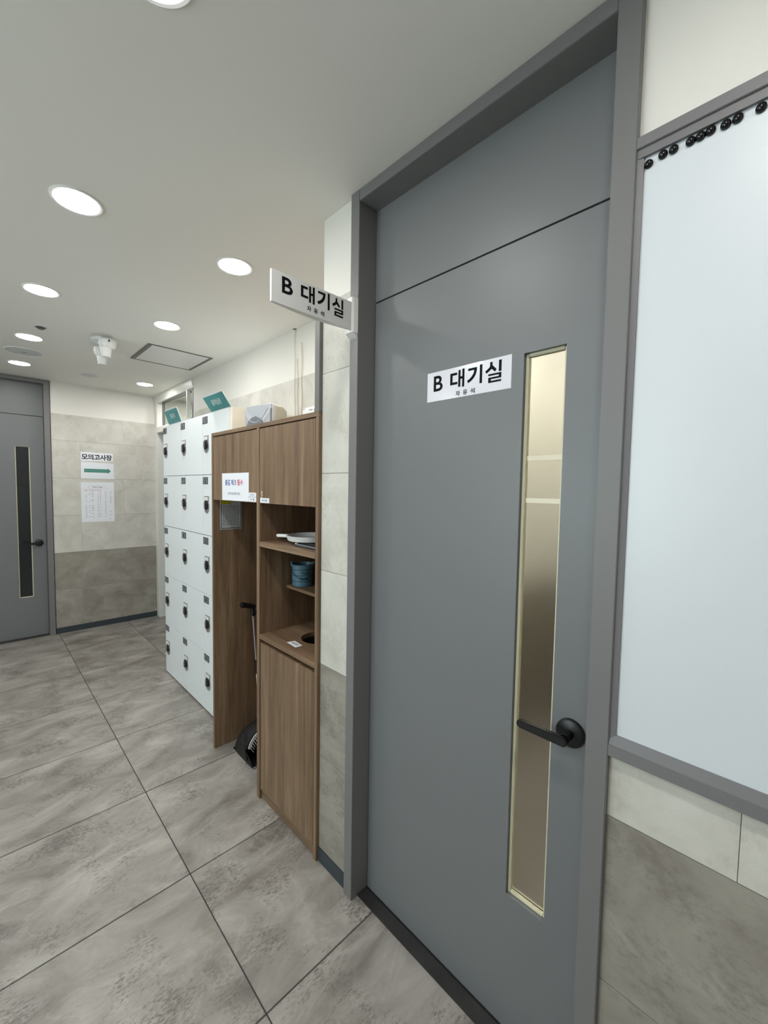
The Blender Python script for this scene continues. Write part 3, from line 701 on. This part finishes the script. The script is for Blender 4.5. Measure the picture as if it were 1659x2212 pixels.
for bx in ((.029, .032, 1.277, 1.43), (.145, .148, 1.277, 1.4435), (.029, .148, 1.277, 1.281)):
    G().box(bx[0], bx[1], yl - .0016, yl - .001, bx[2], bx[3]).build('border', 'navy', t)
G().box(.028, .085, yl - .0018, yl - .001, 1.418, 1.4425).build('tape', 'yellow', t)
g = G()
for r in range(15):
    x = .040
    while x < .136:
        wd = rr.uniform(.006, .018); g.box(x, min(x + wd, .138), yl - .0014, yl - .0011, 1.408 - r * .0078 - .0017, 1.408 - r * .0078 + .0012); x += wd + .005
g.box(.129, .134, yl - .0014, yl - .0011, 1.286, 1.296)
g.build('print', 'greydark', t)['kind'] = 'stuff'
t = thing('counter_note', 'small white paper note lying on the cabinet counter', 'note', (.04, .55, .819))
G().prism([(.025, .594), (.061, .584), (.055, .514), (.021, .516)], 'z', .8192, .8198).build('sheet', 'paper', t)
g = G()
for k in range(4): g.box(.033, .050, .530 + k * .013, .538 + k * .013, .8199, .8201)
g.build('print', 'greyink', t)['kind'] = 'stuff'
# ---------------------------------------------------------------- things on the shelves
t = thing('dark_tray', 'flat dark grey tray with pale rim on the upper shelf', 'tray', (.15, .44, 1.262))
G().box(.033, .26, .345, .548, 1.2622, 1.2665, .0015).build('tray_base', 'blackrough', t)
for b in ((.033, .26, .541, .548), (.033, .26, .345, .352), (.033, .040, .352, .541), (.253, .26, .352, .541)): G().box(*b, 1.2665, 1.2735, .001).build('tray_rim', 'greydark', t)
G().box(.05, .24, .36, .53, 1.2666, 1.2745, .002).build('inner_pad', 'black', t)
G().lathe([(0, .004), (.006, .003), (.0075, 0)], (.036, .535, 1.2735), 'z', 16).build('stud', 'chrome', t)
t = thing('white_pan', 'shallow white round dish with a flat handle on the upper shelf', 'dish', (.135, .585, 1.275))
G().lathe([(0, 0), (.098, 0), (.106, .004), (.114, .026), (.110, .0265), (.101, .008), (.09, .005), (0, .005)], (.140, .575, 1.2755), 'z', 48).build('dish_bowl', 'white', t)
hn = G(); hn.prism([(-.014, 0), (-.016, .05), (-.013, .062), (0, .066), (.013, .062), (.016, .05), (.014, 0)], 'z', 0, .013)
bmesh.ops.bevel(hn.bm, geom=list(hn.bm.edges), offset=.003, segments=2, affect='EDGES')
hn.xform(Matrix.Translation((.082, .667, 1.2865)) @ Matrix.Rotation(math.radians(31), 4, 'Z')).build('handle', 'white', t)
bc = (.187, .7135, 1.036)
t = thing('blue_bucket', 'small blue tin bucket with dark hoops on the half-depth shelf', 'bucket', bc)
G().lathe([(0, .0005), (.048, .0005), (.0505, .003), (.0535, .105), (.055, .1065), (.0535, .108), (.052, .105), (.0485, .004), (0, .003)], bc, 'z', 48).build('bucket_body', 'bucket', t)
for hz in (.027, .056, .083):
    rad = .0505 + (.003 * hz / .105)
    G().lathe([(rad + .0001, hz - .0012), (rad + .0008, hz), (rad + .0001, hz + .0012)], bc, 'z', 48).build('hoop', 'bucketline', t)
va = Vector((-.57, -.82, 0)); ta = Vector((.82, -.57, 0))
for sgn in (-1, 1):
    e = Vector(bc) + ta * .0535 * sgn
    G().box(e.x - .004, e.x + .004, e.y - .004, e.y + .004, bc[2] + .095, bc[2] + .117, .001).build('bail_ear', 'bucket', t)
pts = []
for k in range(15):
    a = math.pi * k / 14
    pts.append(Vector(bc) + ta * .0555 * math.cos(a) + va * .0585 * math.sin(a) + Vector((0, 0, .100 - .058 * math.sin(a))))
G().tube(pts, .0012, 8).build('bail_handle', 'bucketline', t)
def wrap(g, body, zc, hgt, ang0, wd):
    tmp = G().text(body, (0, 0, 0), (1, 0, 0), (0, 0, 1), wd, hgt, .01)
    m_ = {}
    for v in tmp.bm.verts:
        rad = .0507 + .003 * (zc - bc[2]) / .105 + .0007; a = ang0 + v.co.x / rad
        m_[v] = g.bm.verts.new((bc[0] + rad * math.cos(a), bc[1] + rad * math.sin(a), zc + v.co.z))
    for f in tmp.bm.faces:
        try: g.bm.faces.new([m_[v] for v in f.verts])
        except ValueError: pass
    tmp.bm.free(); return g
fa_ = math.atan2(-.82, -.57)
wrap(G(), 'Pure', bc[2] + .069, .012, fa_ + .25, .034).build('lettering', 'bucketline', t)
wrap(G(), 'Garden', bc[2] + .041, .011, fa_ + .15, .042).build('lettering', 'bucketline', t)
# ---------------------------------------------------------------- dustpan with long handle
t = thing('dustpan', 'black upright dustpan with silver pole and white comb in the broom bay', 'dustpan', (.17, 1.12, 0))
px0, px1 = .062, .315
pcx, phw = (px0 + px1) / 2, (px1 - px0) / 2
def arch(y, h, w_, n=18): return [(pcx - w_ * math.cos(math.pi * k / n), y, h * math.sin(math.pi * k / n) ** .8) for k in range(n + 1)]
g = G(); so = [(1.085, .158, phw), (1.12, .166, phw), (1.17, .160, phw), (1.21, .132, phw - .004), (1.235, .085, phw - .012), (1.245, .03, phw - .02)]
ro_, ri_ = [], []
for y, h, w_ in so:
    ro_.append([g.bm.verts.new((x, yy, max(z, .001))) for x, yy, z in arch(y, h, w_)])
    ri_.append([g.bm.verts.new((x, min(yy, 1.238), max(z, .001))) for x, yy, z in arch(y, h - .006, w_ - .006)])
for R_ in (ro_, ri_):
    for p_, q_ in zip(R_, R_[1:]):
        for k in range(18): g.bm.faces.new((p_[k], p_[k + 1], q_[k + 1], q_[k]))
for k in range(18): g.bm.faces.new((ro_[0][k], ro_[0][k + 1], ri_[0][k + 1], ri_[0][k]))
g.bm.faces.new(ro_[-1])
bmesh.ops.recalc_face_normals(g.bm, faces=g.bm.faces); g.smooth = True
g.build('pan_hood', 'blackrough', t)
G().prism([(.999, .0005), (1.24, .0005), (1.24, .006), (.999, .003)], 'x', px0 + .004, px1 - .004).build('pan_floor', 'black', t)
for a, b_ in ((px0, px0 + .005), (px1 - .005, px1)): G().prism([(1.0, .0005), (1.13, .0005), (1.13, .075), (1.085, .060), (1.03, .028)], 'x', a, b_).build('pan_side', 'blackrough', t)
G().box(px0, px1, .988, .9985, .0005, .006, .001).build('rubber_lip', 'greydark', t)
g = G(); o1, o2 = arch(0, .150, phw - .010), arch(0, .134, phw - .026)
lo, hi = 2, 16
poly = [(p_[0], p_[2]) for p_ in o1[lo:hi + 1]] + [(p_[0], p_[2]) for p_ in o2[lo:hi + 1]][::-1]
g.prism(poly, 'y', 1.079, 1.0845).build('comb_bar', 'white', t)
for k in range(21):
    fx = math.pi * (.12 + .76 * k / 20); x = pcx - (phw - .024) * math.cos(fx); z = .136 * math.sin(fx) ** .8
    tx, tz = (pcx - x) * .20, -.030
    g = G(); hw_ = .0028
    g.prism([(x - hw_, z), (x + hw_, z), (x + tx + hw_ * .7, max(.02, z + tz)), (x + tx - hw_ * .7, max(.02, z + tz))], 'y', 1.0795, 1.084).build('comb_tooth', 'white', t)
G().tube([(px0 - .004, 1.05, .02), (px0 - .006, 1.09, .09), (px0 + .012, 1.13, .135)], .005, 8).build('side_hinge', 'black', t)
P0, P1 = Vector((.214, 1.194, .13)), Vector((.171, 1.204, .79))
G().tube([P0, P0.lerp(P1, .5)], .0075, 12).build('pole', 'cable', t)
G().tube([P0.lerp(P1, .44), P0.lerp(P1, .565)], .0115, 12).build('pole_sleeve', 'black', t)
G().tube([P0.lerp(P1, .5), P1], .0068, 12).build('pole', 'silver', t)
G().tube([P1 - (P1 - P0).normalized() * .02, P1 + (P1 - P0).normalized() * .035], .0145, 12).build('grip_socket', 'black', t)
G().tube([(.182, 1.206, .818), (.165, 1.205, .826), (.13, 1.203, .838), (.105, 1.202, .845), (.093, 1.2015, .847)], [.013, .016, .0145, .017, .010], 14).build('grip', 'black', t)
G().tube([(.172, 1.204, .795), (.172, 1.170, .795)], .006, 8).build('broom_clip', 'black', t)
G().box(.190, .222, 1.178, 1.212, .10, .15, .004).build('pole_mount', 'blackrough', t)
# ---------------------------------------------------------------- things on top of the cabinet
t = thing('loudspeaker', 'ivory loudspeaker with grey curved front on top of the cabinet', 'speaker', (.17, 1.03, CH))
Rm = Matrix.Translation((.118, 1.042, CH)) @ Matrix.Rotation(math.radians(11.4), 4, 'Z')
# local: x back, y left, z up ; front at x=0
def sec(xb, hw, z0, z1, r=.012, n=5):
    out = []
    for (cy_, cz_, a0) in ((hw - r, z1 - r, 0), (-hw + r, z1 - r, 90), (-hw + r, z0 + r, 180), (hw - r, z0 + r, 270)):
        for k in range(n): a = math.radians(a0 + 90 * k / (n - 1)); out.append((xb, cy_ + r * math.cos(a), cz_ + r * math.sin(a)))
    return out
def loft(secs):
    g = G(); rings = [[g.bm.verts.new(p) for p in s_] for s_ in secs]
    for a, b2 in zip(rings, rings[1:]):
        for k in range(len(a)): g.bm.faces.new((a[k], a[(k + 1) % len(a)], b2[(k + 1) % len(a)], b2[k]))
    g.bm.faces.new(rings[0][::-1]); g.bm.faces.new(rings[-1]); bmesh.ops.recalc_face_normals(g.bm, faces=g.bm.faces); g.smooth = True; return g
loft([sec(.012, .104, .001, .142), sec(.034, .104, .001, .142), sec(.0345, .1035, .002, .1415)]).xform(Rm).build('front_bezel', 'white', t)
loft([sec(.0346, .102, .003, .140), sec(.09, .101, .003, .138), sec(.125, .085, .006, .122), sec(.135, .07, .012, .105)]).xform(Rm).build('cabinet_shell', 'offwhite', t)
for k in range(4): G().box(.1345, .139, -.05, .05, .03 + k * .02, .038 + k * .02, .001).xform(Rm).build('rear_fin', 'greydark', t)
gr = G(); Ny, Nz = 22, 14; gv = []
for i in range(Ny + 1):
    row = []
    for j in range(Nz + 1):
        y = -.100 + .2 * i / Ny; z = .004 + .134 * j / Nz
        dish = .5 * math.cos(y / .1 * math.pi / 2) ** 1; zc = .118 - .075 * (1 - (y / .1) ** 2)
        x = -.004 - .012 * dish + (.010 if z > zc else .0)
        row.append(gr.bm.verts.new((x, y, z)))
    gv.append(row)
for i in range(Ny):
    for j in range(Nz): gr.bm.faces.new((gv[i][j], gv[i + 1][j], gv[i + 1][j + 1], gv[i][j + 1]))
edge = [gv[i][0] for i in range(Ny + 1)] + [gv[Ny][j] for j in range(1, Nz + 1)] + [gv[i][Nz] for i in range(Ny - 1, -1, -1)] + [gv[0][j] for j in range(Nz - 1, 0, -1)]
eb = [gr.bm.verts.new((.0125, v.co.y, v.co.z)) for v in edge]
for k in range(len(edge)): gr.bm.faces.new((edge[k], edge[(k + 1) % len(edge)], eb[(k + 1) % len(edge)], eb[k]))
bmesh.ops.recalc_face_normals(gr.bm, faces=gr.bm.faces); gr.smooth = True
grille = gr.xform(Rm).build('grille', 'greycloth', t)
arc = [Vector((-.0145 - .004 * math.cos(y / .1 * 1.5), y, .119 - .075 * (1 - (y / .1) ** 2))) for y in [(-.097 + .194 * k / 16) for k in range(17)]]
G().tube(arc, .0022, 8).xform(Rm).build('grille_ridge', 'greycloth', grille)
G().prism([(.005 + .069 * math.cos(a), .006 + .069 * math.sin(a)) for a in [math.pi * k / 20 for k in range(21)]], 'x', -.0185, -.004).xform(Rm).build('cone_cover', 'greydark', grille)
G().box(-.016, -.006, .001, .009, .045, .078, .001).xform(Rm).build('tweeter_bar', 'greydark', grille)
G().tube([(.235, .95, CH + .045), (.25, .90, CH + .035), (.26, .85, CH + .012), (.30, .80, CH + .004), (.42, .78, CH + .004)], .0035, 8).build('speaker_lead', 'cable', t)
rc = (.16, .555, CH)
t = thing('wifi_router', 'small white rounded network box on top of the cabinet', 'router', rc)
ro = G().box(.10, .215, .49, .602, CH + .0005, CH + .0655, .012); ro.smooth = True
ro.build('housing', 'white', t)
G().box(.0993, .1003, .515, .54, CH + .047, CH + .050).build('light_slot', 'greydark', t)
G().box(.0993, .1003, .525, .555, CH + .032, CH + .0335).build('light_slot', 'greydark', t)
# ---------------------------------------------------------------- cables on the alcove wall
for i, (yy, zt, lab) in enumerate(((1.30, H - .002, 'thin ivory cable hanging from the ceiling hook behind the cabinet'), (1.268, 2.33, 'thin ivory cable clipped to the alcove wall above the cabinet'), (1.222, 2.42, 'ivory cable running down the alcove wall, nearest the corner post'))):
    pts = [(A - .006, yy + .004 * math.sin(k * 1.1 + i), zt - (zt - 1.82) * k / 14) for k in range(15)]
    t = thing('wall_cable', lab, 'cable', (A - .006, yy, 1.82), 'cables on the alcove wall')
    G().tube(pts, .0026 if i else .0022, 8).build('cable_run', 'cable', t)
    if i == 0: G().lathe([(0, -.006), (.008, -.004), (.010, 0)], (A - .008, yy, H), 'z', 16).build('ceiling_hook', 'greydark', t)
# ceiling rose cover left of far jamb: floor stopper block at the doorway foot
bpy.context.view_layer.update()
